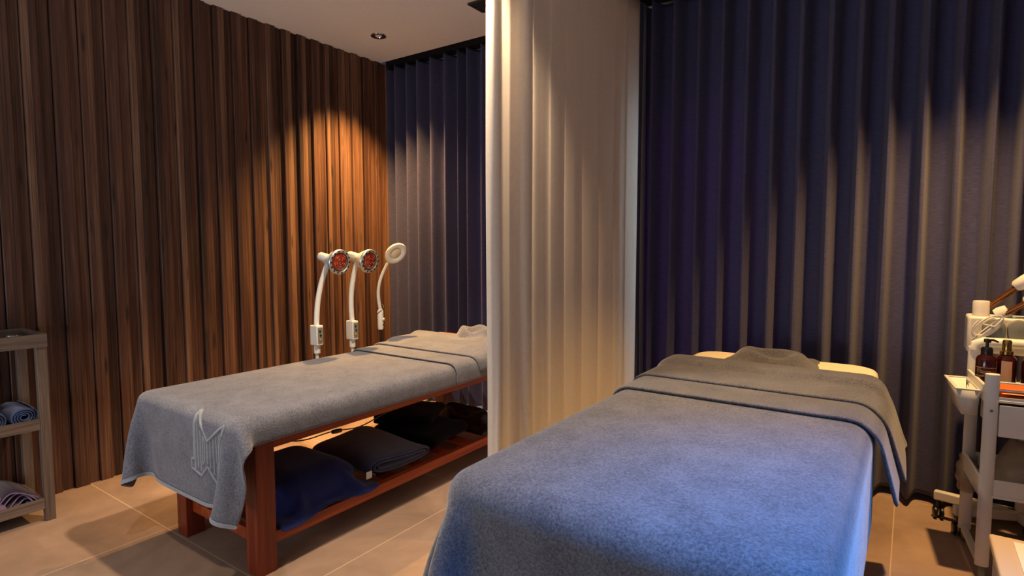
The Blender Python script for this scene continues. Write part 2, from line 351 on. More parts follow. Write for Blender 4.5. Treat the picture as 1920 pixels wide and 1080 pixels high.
# ceiling fittings
t = thing('ceiling_downlight', 'small round recessed downlight in the ceiling above the far bed head', 'downlight', (-3.33, 3.05, CZ))
obj('trim_ring', MB().lathe([(.028, -.001), (.030, -.006), (.046, -.010), (.056, -.006), (.058, .001)], (-3.33, 3.05, CZ)), M['chrome'], t)
obj('lamp', MB().lathe([(0.0, .012), (.02, .011), (.028, -.001)], (-3.33, 3.05, CZ-.002)), M['filament'], t)
t = thing('ceiling_vent', 'dark slatted air vent in the ceiling beside the white curtain', 'air vent', (-2.1, 3.06, CZ))
f = MB().box(-2.42, -1.72, 2.98, 2.99, CZ-.012, CZ).box(-2.42, -1.72, 3.13, 3.14, CZ-.012, CZ).box(-2.42, -2.405, 2.99, 3.13, CZ-.012, CZ).box(-1.735, -1.72, 2.99, 3.13, CZ-.012, CZ)
obj('frame', f, M['darkgrey'], t)
f = MB(); f.box(-2.405, -1.735, 2.99, 3.13, CZ-.003, CZ-.001)
obj('backing', f, M['rail'], t)
for k in range(7): obj('slat', rect(-2.405, -1.735, 2.996+k*.019, 3.004+k*.019, CZ-.011, CZ-.004), M['darkgrey'], t)

# curtains at the back
def curtain_mesh(ridges, y0, z0, z1, A, B, seed, nz=18, per=14):
    rs = np.random.RandomState(seed); mb = MB(); cols = []
    K = len(ridges)-1; amp = A*(1+rs.uniform(-.12, .12, K+1)); wob = rs.uniform(-1, 1, (K+1, 3))
    S = np.linspace(0, K, K*per+1); Z = np.linspace(0, 1, nz)
    P = np.zeros((nz, len(S), 3))
    for a, zt in enumerate(Z):
        xr = np.array(ridges)+wob[:, 0]*.012*(1-zt)*np.sin(zt*3+wob[:, 1]*3)
        x = np.interp(S, range(K+1), xr); am = np.interp(S, range(K+1), amp)
        ph = 2*PI*S
        yv = y0-am*np.tanh(1.9*(np.cos(ph)-.18))/.96; xv = x-B*np.sin(ph)
        P[a, :, 0] = xv; P[a, :, 1] = yv; P[a, :, 2] = z0+(z1-z0)*zt+.004*np.sin(ph)*(1-zt)
    mb.grid(P); return mb
rl = [-3.80, -3.69, -3.56, -3.43, -3.285, -3.13, -2.99, -2.90, -2.76, -2.60, -2.43, -2.28, -2.12, -1.96, -1.81, -1.70, -1.62]
rrr = [-1.475, -1.40, -1.255, -1.104, -.96, -.82, -.68, -.536, -.39, -.252, -.121, .026, .166, .298, .404, .55, .70, .85, 1.0, 1.15, 1.3, 1.45, 1.6, 1.75, 1.9]
CT = 2.902
lab = ['floor length navy curtain in deep folds behind the far bed, left of the white curtain', 'wide floor length navy curtain in deep folds behind the near bed and trolley']
for k, (rg, lb) in enumerate(((rl, lab[0]), (rrr, lab[1]))):
    tag(obj('navy_curtain', curtain_mesh(rg, 3.615, .035, CT, .064, .014, 5+k), M['curtain'], loc=(sum(rg)/len(rg), 3.615, 0), solid=.004, sub=1), lb, 'curtain', 'navy curtains on the back wall')
o = obj('curtain_rail', rect(-3.80, 1.95, 3.56, 3.66, CT+.002, CZ+.078), M['rail'], loc=(0, 3.6, CT)); tag(o, 'long black ceiling track carrying the navy curtains along the back wall', 'curtain rail')
# white partition curtain between the beds
def sheer():
    rs = np.random.RandomState(4)
    # (y, x offset) zig-zag control points from the near edge to the back wall
    pts = [(2.035, -.028), (2.032, .0), (2.045, .022), (2.075, .024), (2.12, .014), (2.165, -.004), (2.19, -.012), (2.205, .005), (2.22, .03), (2.24, .052), (2.27, .054), (2.30, .042), (2.345, .014), (2.38, -.002), (2.43, .008), (2.475, .020), (2.51, .008), (2.545, -.004),
           (2.60, .004), (2.64, .018), (2.665, .006), (2.70, -.004), (2.78, .002), (2.83, .016), (2.86, .004), (2.92, -.004), (2.99, .0), (3.04, .014), (3.07, .003), (3.14, -.004), (3.21, .004), (3.26, .014), (3.30, .0), (3.37, -.004), (3.42, .012), (3.46, -.002), (3.50, .012), (3.545, .03), (3.60, .048), (3.66, .052)]
    pts = np.array(pts); n = len(pts); S = np.linspace(0, n-1, (n-1)*8+1)
    def cat(c, s):
        i = np.clip(np.floor(s).astype(int), 0, n-2); t = s-i; g = lambda k: c[np.clip(i+k, 0, n-1)]
        return .5*((2*g(0))+(-g(-1)+g(1))*t+(2*g(-1)-5*g(0)+4*g(1)-g(2))*t**2+(-g(-1)+3*g(0)-3*g(1)+g(2))*t**3)
    yy, xx = cat(pts[:, 0], S), cat(pts[:, 1], S); nz = 24; P = np.zeros((nz, len(S), 3)); w = rs.uniform(-1, 1, (n, 2))
    for a in range(nz):
        zt = a/(nz-1); g = 1-zt
        P[a, :, 0] = -1.52+xx*(1+.15*g)+.008*g*np.interp(S, range(n), w[:, 0]); P[a, :, 1] = yy+.010*np.sin(zt*7+np.interp(S, range(n), w[:, 1])*2)*g+(-.012*g*(S < 12)); P[a, :, 2] = .03+(CT+.01-.03)*zt
    return MB().grid(P)
t = thing('partition_curtain', 'floor length white curtain hanging between the two beds', 'curtain', (-1.52, 2.8, 0))
obj('cloth', sheer(), M['sheer'], t, solid=.002)
obj('hanging_rail', rect(-1.535, -1.505, 1.0, 3.5, CT+.012, CZ), M['white'], t)

# ------------------------------------------------------------------ far (left) bed
BX0, BX1, BY0, BY1 = -2.80, -2.13, 1.26, 3.14
t = thing('massage_bed', 'low massage bed with a dark red wooden frame and open lower shelf', 'bed', (-2.46, 2.2, 0))
for x0 in (BX0, BX1-.085):
    for y0 in (BY0, BY1-.085):
        obj('leg', rect(x0, x0+.085, y0, y0+.085, 0, .575), M['bedwoodz'], t, bevel=.003)
for x0 in (BX0+.01, BX1-.04): obj('side_rail', rect(x0, x0+.03, BY0+.085, BY1-.085, .520, .575), M['bedwood'], t, bevel=.002)
for y0 in (BY0+.01, BY1-.04): obj('end_rail', rect(BX0+.085, BX1-.085, y0, y0+.03, .515, .575), M['bedwood'], t, bevel=.002)
for x0 in (BX0+.005, BX1-.04): obj('shelf_rail', rect(x0, x0+.035, BY0+.085, BY1-.085, .115, .165), M['bedwood'], t, bevel=.002)
for y0 in (BY0+.03, BY1-.055): obj('shelf_crosspiece', rect(BX0+.085, BX1-.085, y0, y0+.03, .115, .165), M['bedwood'], t, bevel=.002)
for k in range(8):
    y0 = BY0+.10+k*.215; obj('shelf_slat', rect(BX0+.04, BX1-.04, y0, y0+.09, .135, .150), M['bedwood'], t, bevel=.002)
obj('bed_board', rect(BX0-.0, BX1-.0, BY0-.04, BY1+.04, .5755, .60), M['bedwood'], t, bevel=.003)
def pillowbox(x0, x1, y0, y1, z0, z1): return rect(x0, x1, y0, y1, z0, z1)
obj('mattress', pillowbox(-2.92, -2.08, 1.16, 2.62, .6005, .67), M['leather_b'], t, bevel=.03)
hb = MB().box(-2.92, -2.08, 2.63, 3.24, .6005, .672); hb.v = [(x, y_, z+(.045*(y_-2.63)/.6 if z > .61 else 0)) for x, y_, z in hb.v]
obj('head_cushion', hb, M['leather_b'], t, bevel=.035)
LB = [(-2.92, -2.08, 1.16, 3.24, .55, .672, .035), (-2.92, -2.08, 2.72, 3.24, .58, .692, .03), (-2.92, -2.08, 2.95, 3.24, .58, .71, .03), (-2.80, -2.13, 1.22, 3.18, .0, .60, .01)]
# towel lying on the head end
P = sim(-3.10, -1.985, 2.62, 3.03, .75, .026, LB, th=.038, steps=110, seed=3)
tag(obj('sheet_towel', MB().grid(P), M['towel'], loc=(-2.5, 2.8, .68), solid=.014, sub=1), 'grey terry towel spread over the head end of the far bed, under the larger towel', 'towel')
# big cover towel
P = sim(-3.06, -1.985, .84, 2.60, .74, .025, LB, th=.012, steps=210, seed=5, bend=.2)
cover = tag(obj('bed_towel', MB().grid(P), M['towel'], loc=(-2.5, 1.7, .68), solid=.008, sub=1), 'grey blue terry towel with raised emblem draped over the foot of the wooden bed', 'towel')
coverP = P
ny, nx = P.shape[:2]
# woven hem band along the foot edge
nP = P[0:3].copy(); bvh = None
bvh = BVHTree.FromPolygons([tuple(p) for p in P.reshape(-1, 3)], [(j*nx+i, j*nx+i+1, (j+1)*nx+i+1, (j+1)*nx+i) for j in range(ny-1) for i in range(nx-1)])
band = MB()
for j in range(2):
    pass
hb = P[0:2]; off = np.zeros_like(hb)
front = MB(); G = np.stack([P[0]+(P[0]-P[1])*.02, P[0]*.35+P[1]*.65])
nrm = np.cross(np.gradient(P[0], axis=0), P[1]-P[0]); nrm /= np.linalg.norm(nrm, axis=1)[:, None]+1e-9
sgn = np.sign(nrm[:, 1].mean()) or 1
G1 = G-nrm[None]*sgn*.0062
obj('hem_band', front.grid(G1), M['hemband'], cover, sub=1, label='smooth woven band along the foot edge')
# raised emblem
def on_cloth(c, r):
    i, j = int(c), int(r); a, b = c-i, r-j
    return Vector(P[j, i]*(1-a)*(1-b)+P[j, i+1]*a*(1-b)+P[j+1, i]*(1-a)*b+P[j+1, i+1]*a*b)
def emb_stroke(mb, pts, wd):
    path = []
    for a, b in zip(pts[:-1], pts[1:]):
        n_ = max(2, int(math.dist(a, b)/.25))
        for q in range(n_+1):
            c, r = a[0]+(b[0]-a[0])*q/n_, a[1]+(b[1]-a[1])*q/n_; p = on_cloth(c, r)
            n = (on_cloth(c+.5, r)-on_cloth(c-.5, r)).cross(on_cloth(c, r+.5)-on_cloth(c, r-.5)).normalized()
            if n.y > 0: n = -n
            p = p+n*.0045
            if not path or (p-path[-1]).length > .002: path.append(p)
    mb.tube(path, wd*1.15, 8)
def em(u, v):   # drawing grid of the emblem -> weave column and row of the towel
    return (27.0+(u-150)/275*9.6, 15.0-(v-60)/525*10.2)
E = MB()
strokes = [([(185, 560), (185, 60), (292, 285), (425, 120), (425, 200)], .0048), ([(425, 130), (350, 605)], .0042), ([(150, 470), (150, 550), (235, 585), (290, 490), (340, 620)], .0042), ([(150, 470), (172, 470), (175, 60)], .004),
           ([(205, 160), (210, 530)], .003), ([(232, 215), (236, 545)], .003), ([(252, 255), (268, 300), (268, 445), (252, 490), (252, 255)], .003), ([(292, 290), (292, 470)], .0035), ([(318, 275), (312, 500)], .003), ([(345, 250), (332, 545)], .003), ([(372, 225), (350, 590)], .003), ([(398, 190), (365, 560)], .003)]
for pts, wd in strokes: emb_stroke(E, [em(*p) for p in pts], wd)
if E.v: obj('emblem', E, M['hemband'], cover, label='raised angular line emblem')
# folded-back cuff
P = sim(-3.12, -1.975, 2.42, 2.90, .75, .024, LB, th=.025, steps=90, seed=6)
cuff = obj('folded_cuff', MB().grid(P), M['towel'], cover, solid=.012, sub=2, label='towel edge folded back on itself')
# scrunched small towel on the face hole
def scrunch(cx, cy, z, wx, wy, seed, h=.06, n=26):
    rs = np.random.RandomState(seed); mb = MB(); P = np.zeros((n, n, 3)); k = rs.uniform(0, 6, 8)
    for j in range(n):
        for i in range(n):
            u, v = i/(n-1)*2-1, j/(n-1)*2-1
            r = max(abs(u), abs(v)); e = max(0, 1-r**6)
            q_ = math.hypot(u, v*1.1+.1*math.sin(4*u+k[0])); z_ = h*(.30+.75*math.exp(-((q_-.60)/.24)**2)*(1-.45*math.exp(-((u-.1)**2)*9)*(v < 0))+.12*abs(math.sin(2.6*v+u*1.6+k[1])))*e+.006*math.sin(6*u+k[1]+4*v)*e
            P[j, i] = (cx+u*wx*(1+.05*math.sin(3*v+k[2])), cy+v*wy*(1+.08*math.sin(4*u+k[3])), z+z_)
    return mb.grid(P)
tag(obj('face_towel', scrunch(-2.42, 3.06, .722, .16, .12, 2, .075), M['towel'], loc=(-2.42, 3.08, .715), solid=.008, sub=1), 'small crumpled grey towel at the head of the wooden bed', 'towel')

# things on the shelf under the far bed
def folded(cx, cy, z0, w, d, h, layers, seed, rot=0, axis='x'):
    """cloth folded back and forth: the folds show at the +X side; grain of layers along Y"""
    t_ = h/layers*.5; rs = np.random.RandomState(seed); cl = []
    for L in range(layers):
        zc = h/layers*(L+.5); a, b = (-w/2, w/2) if L % 2 == 0 else (w/2, -w/2)
        inset = rs.uniform(0, .012); s = np.linspace(a*(1-inset*2), b*(1-inset*2), 14)
        for q, x in enumerate(s): cl.append((x, zc+.12*h/layers*math.sin(x*30+L)))
        if L < layers-1:
            sgn_ = 1 if b > 0 else -1
            for q in range(1, 5):
                a_ = -PI/2+PI*q/5; cl.append((b+sgn_*math.cos(a_)*h/layers*.5, zc+h/layers*.5+math.sin(a_)*h/layers*.5))
    cl = np.array(cl); mb = MB(); ny_ = 14; P = np.zeros((ny_, len(cl), 3))
    for j in range(ny_):
        v = j/(ny_-1)-.5; sag = 1-.22*abs(2*v)**4
        x = cl[:, 0]*(1+.02*math.sin(v*9+seed)); z = cl[:, 1]*sag*(1+.05*np.sin(x*14+v*7+seed)); yv = v*d+.006*np.sin(cl[:, 1]*160+seed)
        P[j, :, 0] = cx+x*math.cos(rot)-yv*math.sin(rot); P[j, :, 1] = cy+x*math.sin(rot)+yv*math.cos(rot); P[j, :, 2] = z0+z+.003
    return mb.grid(P), h/layers
SH = .166
SB = [(-2.80, -2.13, 1.30, 3.1, .05, SH, .01)]
# navy pillow-like towel over a bundle, hanging over the rail
P = sim(-2.74, -2.085, 1.35, 1.92, .42, .022, SB+[(-2.70, -2.20, 1.42, 1.86, .1, .305, .12)], th=.01, steps=150, seed=8, bend=.3)
b1 = thing('navy_towel_bundle', 'plump navy towel bundle on the bed shelf beside the front leg, hanging over the rail', 'towel', (-2.42, 1.63, SH))
obj('draped_cloth', MB().grid(P), M['navy'], b1, solid=.01, sub=1)
bb = MB().box(-2.69, -2.21, 1.43, 1.85, SH+.002, .295)
obj('inner_cushion', bb, M['navy'], b1, bevel=.06)
obj('care_tag', rect(-2.175, -2.172, 1.865, 1.90, .20, .235), M['white'], b1)
def flatroll(cx, cy, z0, wy, h, Lx, turns, t, seed, rot=0):
    n = int(turns*40); P = np.zeros((16, n, 3)); mb = MB()
    for j in range(16):
        v = j/15-.5; sag = 1-.10*abs(2*v)**4
        for i in range(n):
            a = 2*PI*i/40+PI*.9; k = t*(turns-i/40); hy, hz = wy/2-k*1.25, h/2-k
            cy_ = math.copysign(abs(math.cos(a))**.55, math.cos(a)); sz = math.copysign(abs(math.sin(a))**.9, math.sin(a))
            yy = hy*cy_+.006*math.sin(v*8+seed); zz = h/2+hz*sz*sag+(.010*math.sin(yy*11+v*4+seed) if sz > 0 else 0); xx = v*Lx+.006*math.sin(yy*14+seed)
            P[j, i] = (cx+xx*math.cos(rot)-yy*math.sin(rot), cy+xx*math.sin(rot)+yy*math.cos(rot), z0+.004+zz)
    return mb.grid(P)
mb = flatroll(-2.43, 2.135, SH+.006, .42, .098, .52, 2.2, .019, 2, -.06)
tag(obj('folded_blanket', mb, M['navygrey'], loc=(-2.43, 2.135, SH), solid=.014, sub=1), 'slate navy plush blanket folded flat on the bed shelf, middle of the row', 'blanket')
mb, t_ = folded(-2.50, 2.575, SH, .42, .40, .095, 2, 5, rot=.15)
tag(obj('folded_black_blanket', mb, M['blackcloth'], loc=(-2.5, 2.52, SH), solid=.034, sub=1), 'black folded blanket lying directly on the bed shelf beneath another black one', 'blanket')
mb, t_ = folded(-2.56, 2.54, SH+.112, .34, .36, .075, 2, 9, rot=.5)
tag(obj('folded_black_blanket', mb, M['blackcloth'], loc=(-2.53, 2.52, SH+.13), solid=.026, sub=1), 'black folded cloth set askew on top of the black blanket on the bed shelf', 'blanket')
blackbag = simple('black_film', '#0d0d0f', .25)
mb = scrunch(-2.42, 2.93, SH, .26, .13, 12, .10)
tag(obj('black_bag', mb, blackbag, loc=(-2.42, 2.86, SH), solid=.003, sub=1), 'crumpled glossy black plastic bag at the far end of the bed shelf', 'bag')
# cable sagging under the rail
pts = [(-2.182, 1.42, .535)]+[(-2.182+.004*math.sin(q*9), 1.42+q*.75, .520-.040*math.sin(PI*q)-.008*math.sin(q*14)) for q in np.linspace(.05, .95, 24)]+[(-2.182, 2.18, .535)]
t = thing('power_cable', 'thin black cable sagging under the wooden bed frame', 'cable', (-2.17, 1.8, .50))
obj('cord', MB().tube(pts, .003, 8), M['black'], t); obj('inline_switch', MB().lathe([(0, -.03), (.009, -.025), (.011, 0), (.009, .025), (0, .03)], (-2.182, 1.70, .488), (0, 1, -.1)), M['black'], t)

# ------------------------------------------------------------------ heat lamps behind the far bed
def arc(p0, p1, bow, n=26):
    p0, p1 = Vector(p0), Vector(p1)
    return [p0.lerp(p1, s)+Vector(bow)*(math.sin(PI*s)) for s in np.linspace(0, 1, n)]
def heat_lamp(y, x, head, face, label, ztop):
    t = thing('heat_lamp', label, 'lamp', (x, y, .5), 'infrared heat lamps behind the far bed')
    obj('clamp', MB().box(x-.02, -2.945, y-.018, y+.018, .53, .562).box(-2.965, -2.80, y-.015, y+.015, .562, .572), M['black'], t, bevel=.003)
    obj('pole', MB().tube([(x, y, .50), (x, y, ztop-.02)], .011, 14).lathe([(.011, 0), (.02, .004), (.02, .05), (.011, .055)], (x, y, ztop-.055)), M['white'], t)
    bx = obj('control_box', rect(x-.035, x+.035, y-.024, y+.024, ztop, ztop+.125), M['white'], t, bevel=.005)
    fd = Vector((.84, -.54, 0)).normalized()
    pn = obj('control_panel', rect(x+.036, x+.039, y-.017, y+.017, ztop+.015, ztop+.112), M['greyp'], bx)
    for k in range(3):
        obj('button', MB().lathe([(.006, 0), (.006, .004), (0, .005)], (x+.039, y-.004+.004*(k % 2), ztop+.038+k*.026), (1, 0, 0), 12), M['dial'] if k == 0 else M['black'], pn)
    h = Vector(head); f = Vector(face).normalized()
    elbow = h-f*.105+Vector((0, 0, .005))
    pts = arc((x, y, ztop+.12), elbow, (-.012, -.018, .0)); obj('curved_arm', MB().tube(pts, [.0165]*len(pts), 18), M['white'], t)
    jd = Vector((-.75, -.45, .28)).normalized()
    sh = MB().lathe([(0, -.155), (.022, -.152), (.031, -.14), (.034, -.10), (.045, -.075), (.062, -.045), (.073, -.01), (.078, .0), (.074, .003), (.062, -.002)], h, f, 40)
    s = obj('lamp_head', sh, M['white'], t)
    obj('pivot_cap', MB().lathe([(0, .075), (.018, .072), (.026, .06), (.028, 0), (0, -.004)], elbow+Vector((.0, .0, .0)), jd, 24), M['white'], s)
    g = obj('guard_ring', MB().lathe([(.058, -.002), (.060, .010), (.064, .013), (.072, .012), (.078, .006), (.079, -.004)], h, f, 48), M['silver'], s)
    a = f.cross(Vector((0, 0, 1))).normalized(); b = f.cross(a)
    for k in range(14):
        an = 2*PI*k/14; sl = MB().lathe([(.0055, 0), (.0055, .002), (0, .0022)], h+f*.0125+(a*math.cos(an)+b*math.sin(an))*.068, f, 10)
        obj('vent_hole', sl, M['black'], g)
    r = obj('red_bulb', MB().lathe([(.061, -.006), (.056, .004), (.04, .012), (.02, .016), (0, .017)], h, f, 36), M['redlens'], s)
    gl = MB()
    for k in range(14):
        an = k*1.25; rad = .010+.040*(k/13); p = h+f*(.0175-.0085*(rad/.046)**2)+(a*math.cos(an)+b*math.sin(an))*rad
        q = h+f*(.0175-.0085*(rad/.046)**2)+(a*math.cos(an+.55)+b*math.sin(an+.55))*rad
        gl.tube([p, (p+q)/2+f*.001, q], .0017, 6)
    obj('bulb_facets', gl, M['filament'], r)
heat_lamp(2.24, -3.05, (-2.93, 2.33, 1.256), (.97, -.05, -.12), 'left of the two white heat lamps with red bulb faces, nearest the camera', .735)
heat_lamp(2.52, -3.05, (-2.93, 2.57, 1.257), (.97, .04, -.16), 'white heat lamp with red bulb face, between the other one and the ring lamp', .735)
x, y = -3.05, 2.77
t = thing('magnifier_lamp', 'white ring magnifier lamp on a curved arm beside the two red heat lamps', 'lamp', (x, y, .5))
obj('clamp', MB().box(x-.02, -2.945, y-.018, y+.018, .53, .562).box(-2.965, -2.80, y-.015, y+.015, .562, .572), M['black'], t, bevel=.003)
obj('pole', MB().tube([(x, y, .50), (x, y, .78)], .008, 12), M['black'], t)
obj('handle', MB().lathe([(.0, .77), (.018, .772), (.021, .79), (.021, .90), (.014, .915), (0, .916)], (x, y, 0), (0, 0, 1), 20), M['white'], t)
obj('knob', MB().lathe([(0, 0), (.010, .002), (.010, .014), (0, .016)], (x+.02, y, .845), (.9, .45, 0), 14), M['white'], t)
hc = Vector((-2.96, 2.838, 1.305)); f = Vector((.62, -.40, .68)).normalized(); f = Vector((.78, -.52, -.30)).normalized()
pts = arc((x, y, .91), (-3.0, 2.80, 1.24), (-.02, -.03, .0)); obj('curved_arm', MB().tube(pts, [.0125-.003*s for s in np.linspace(0, 1, len(pts))], 14), M['white'], t)
a = Vector((.45, .62, .62)).normalized(); f = (f-a*f.dot(a)).normalized(); b_ = f.cross(a)
ring = MB(); n_, m_ = 44, 12; vs = []; fs = []
for k in range(n_):
    an = 2*PI*k/n_; rd = a*math.cos(an)*1.30+b_*math.sin(an)
    for q in range(m_):
        bq = 2*PI*q/m_; vs.append(hc+rd*(.048+.017*math.cos(bq))+f*.016*math.sin(bq))
fs = [(k*m_+q, ((k+1) % n_)*m_+q, ((k+1) % n_)*m_+(q+1) % m_, k*m_+(q+1) % m_) for k in range(n_) for q in range(m_)]
rg = obj('lamp_ring', ring.add(vs, fs), M['white'], t)
ln = MB(); ln.add([hc+a*math.cos(2*PI*k/30)*.042+b_*math.sin(2*PI*k/30)*.032+f*.004 for k in range(30)], [tuple(range(30))])
obj('lens', ln, simple('lens_glass', '#e8d8b8', .08), rg, solid=.003)
cb = [(x+.022*math.cos(s)*1.0, y+.022*math.sin(s), .80+.022*s/1.2) for s in np.linspace(0, 8.6, 50)]
obj('wound_cable', MB().tube(cb, .0025, 7), M['black'], t)

# ------------------------------------------------------------------ near (right) bed
t = thing('massage_bed', 'large cream padded massage bed almost hidden under a blue grey towel', 'bed', (-.5, 2.25, 0))
RZ = .75
obj('mattress', rect(-.99, -.10, 1.12, 2.70, RZ-.13, RZ-.012), M['leather_w'], t, bevel=.045)
hb = MB(); n_ = 9; out = []
hx0, hx1, hy0, hy1 = -.975, -.105, 2.71, 3.33
def rr_outline(x0, x1, y0, y1, r, n=8):
    o = [(x0, y0), (x1, y0)]
    o += [(x1-r+r*math.cos(a), y1-r+r*math.sin(a)) for a in np.linspace(0, PI/2, n)]
    o += [(x0+r+r*math.cos(a), y1-r+r*math.sin(a)) for a in np.linspace(PI/2, PI, n)]; return o
ol = rr_outline(hx0, hx1, hy0, hy1, .13)
def prism(ol, z0, z1): 
    n = len(ol); return MB().add([(x, y, z0) for x, y in ol]+[(x, y, z1) for x, y in ol], [tuple(range(n-1, -1, -1)), tuple(range(n, 2*n))]+[(k, (k+1) % n, n+(k+1) % n, n+k) for k in range(n)])
obj('head_cushion', prism(ol, RZ-.13, RZ+.012), M['leather_w'], t, bevel=.03)
obj('base_cabinet', rect(-.85, -.22, 1.5, 3.0, .10, RZ-.13), M['white'], t, bevel=.01)
obj('plinth', rect(-.80, -.27, 1.6, 2.9, 0, .10), M['black'], t, bevel=.005)
RB = [(-.99, -.10, 1.12, 3.33, .10, RZ-.01, .05)]
def taper(P): return P
def flare(P, xe, zt, k):
    m = P[..., 0] > xe; P[..., 0][m] += k*np.maximum(0, zt-P[..., 2][m]); return P
P = flare(sim(-1.12, .15, 2.43, 2.87, RZ+.08, .026, RB+[(-.975, -.105, 2.71, 3.33, .6, RZ+.012, .03)], th=.041, steps=130, seed=13), -.09, RZ, .30)
tag(obj('sheet_towel', MB().grid(P), M['towelR'], loc=(-.5, 2.6, RZ), solid=.015, sub=2), 'grey terry towel across the cream cushion of the near bed, above the folded edge', 'towel')
P = sim(-1.47, .27, .56, 2.42, RZ+.05, .027, RB, th=.017, steps=210, seed=14, bend=.2)
cover = tag(obj('bed_towel', MB().grid(P), M['towelR'], loc=(-.5, 1.7, RZ), solid=.008, sub=1), 'large blue grey terry towel draped over the near bed in the right foreground', 'towel')
P = flare(sim(-1.14, .14, 2.20, 2.70, RZ+.06, .024, RB, th=.030, steps=110, seed=15), -.09, RZ, .26)
obj('folded_cuff', MB().grid(P), M['towelR'], cover, solid=.014, sub=2, label='towel edge folded back on itself')
tag(obj('face_towel', scrunch(-.56, 3.10, RZ+.015, .21, .15, 7, .055), M['towelR'], loc=(-.56, 3.10, RZ), solid=.010, sub=1), 'small folded grey towel around the face hole of the near bed', 'towel')

# ------------------------------------------------------------------ wooden shelf unit at the left
SX0, SX1, SY0, SY1 = -3.775, -3.45, .30, .985
t = thing('shelf_unit', 'open grey brown wooden shelf unit with three trays against the panelled wall', 'shelf', (-3.61, .65, 0))
for px in (SX0, SX1-.035):
    for py in (SY0, SY1-.042): obj('post', rect(px, px+.035, py, py+.042, 0, .90), M['greywoodz'], t, bevel=.003)
for z0, z1, nm in ((.867, .93, 'top_tray'), (.462, .515, 'tray'), (.066, .118, 'tray')):
    e = 0 if z0 > .8 else .037
    a0, a1, b0, b1 = (SX0, SX1+.012, SY0-.0, SY1) if z0 > .8 else (SX0, SX1+.0, SY0+.04, SY1-.043)
    zb = z0+.012
    m = MB().box(a0, a1, b0, b1, z0, zb).box(a1-.012, a1, b0, b1, zb, z1).box(a0, a0+.012, b0, b1, zb, z1).box(a0+.012, a1-.012, b0, b0+.012, zb, z1).box(a0+.012, a1-.012, b1-.012, b1, zb, z1)
    tr_ = obj(nm, m, M['greywood'], t)
    if z0 > .8:
        obj('divider', rect(a0+.012, a1-.012, .81, .822, zb, z1-.006), M['greywood'], tr_)
def dish(x, y, z, label):
    o = obj('small_dish', MB().lathe([(0, .002), (.026, .002), (.034, .018), (.036, .032), (.033, .032), (.030, .018), (.022, .006), (0, .006)], (x, y, z), (0, 0, 1), 28), M['chrome'], loc=(x, y, z)); tag(o, label, 'dish', 'small metal dishes on the shelf unit')
dish(-3.56, .74, .905-.026+.001, 'small shiny metal dish in the left compartment of the top tray'); dish(-3.62, .90, .905-.026+.001, 'small shiny metal dish in the right compartment of the top tray')
def roll(cx, cy, z0, L, R, mat, label, grp, seed):
    rs = np.random.RandomState(seed); th = np.linspace(0, 2*PI*4, 110); rad = .012+(R-.012)*th/th[-1]
    P = np.zeros((14, len(th), 3))
    for j in range(14):
        v = j/13-.5; r_ = rad*(1-.10*abs(2*v)**5)
        P[j, :, 0] = cx+v*L+.004*np.sin(th*2+seed); P[j, :, 1] = cy+r_*np.cos(th+seed)*1.06; P[j, :, 2] = z0+R*.92+r_*np.sin(th+seed)*.92
    tag(obj('rolled_towel', MB().grid(P), mat, loc=(cx, cy, z0), solid=.006, sub=1), label, 'towel', grp)
roll(-3.60, .893, .478, .24, .056, M['blueroll'], 'blue rolled towel on the middle tray, right one, next to the corner post', 'rolled towels on the shelf unit', 1)
roll(-3.60, .775, .478, .24, .054, M['blueroll'], 'blue rolled towel on the middle tray, left of the other roll', 'rolled towels on the shelf unit', 2)
roll(-3.60, .66, .478, .24, .054, M['blueroll'], 'blue rolled towel on the middle tray, furthest from the corner post', 'rolled towels on the shelf unit', 4)
mb, _ = folded(-3.60, .69, .082, .24, .22, .10, 3, 21)
tag(obj('folded_cloth', mb, M['lilac'], loc=(-3.6, .69, .082), solid=.02, sub=1), 'lilac folded cloth on the bottom tray of the shelf unit', 'cloth')
# striped folded cloth: nested arches with pale piping
t2 = thing('striped_cloth', 'dark plum cloth with pale piping, folded in layers on the bottom tray', 'cloth', (-3.59, .86, .082))
for k in range(5):
    P = np.zeros((10, 18, 3)); R_ = .022+.0135*k; sk = .012*k
    for j in range(10):
        v = j/9-.5
        for i in range(18):
            a = PI*i/17; P[j, i] = (-3.59+v*.24+.008*math.sin(a*2+k), .865-sk*.6-R_*math.cos(a)*(1.25 if a > PI/2 else .95)*(1+.10*math.sin(k*2.3)), .086+(R_+.01*math.sin(a*3+k))*math.sin(a)*(1.55-.06*k)*(1-.15*abs(2*v)**3)+.002)
    l = obj('fold_layer', MB().grid(P), M['plum'], t2, solid=.008, sub=1)
    e = MB(); e.tube([Vector(P[9, i])+Vector((.004, 0, 0)) for i in range(18)], .0032, 8); obj('piping', e, M['lilac'], l)

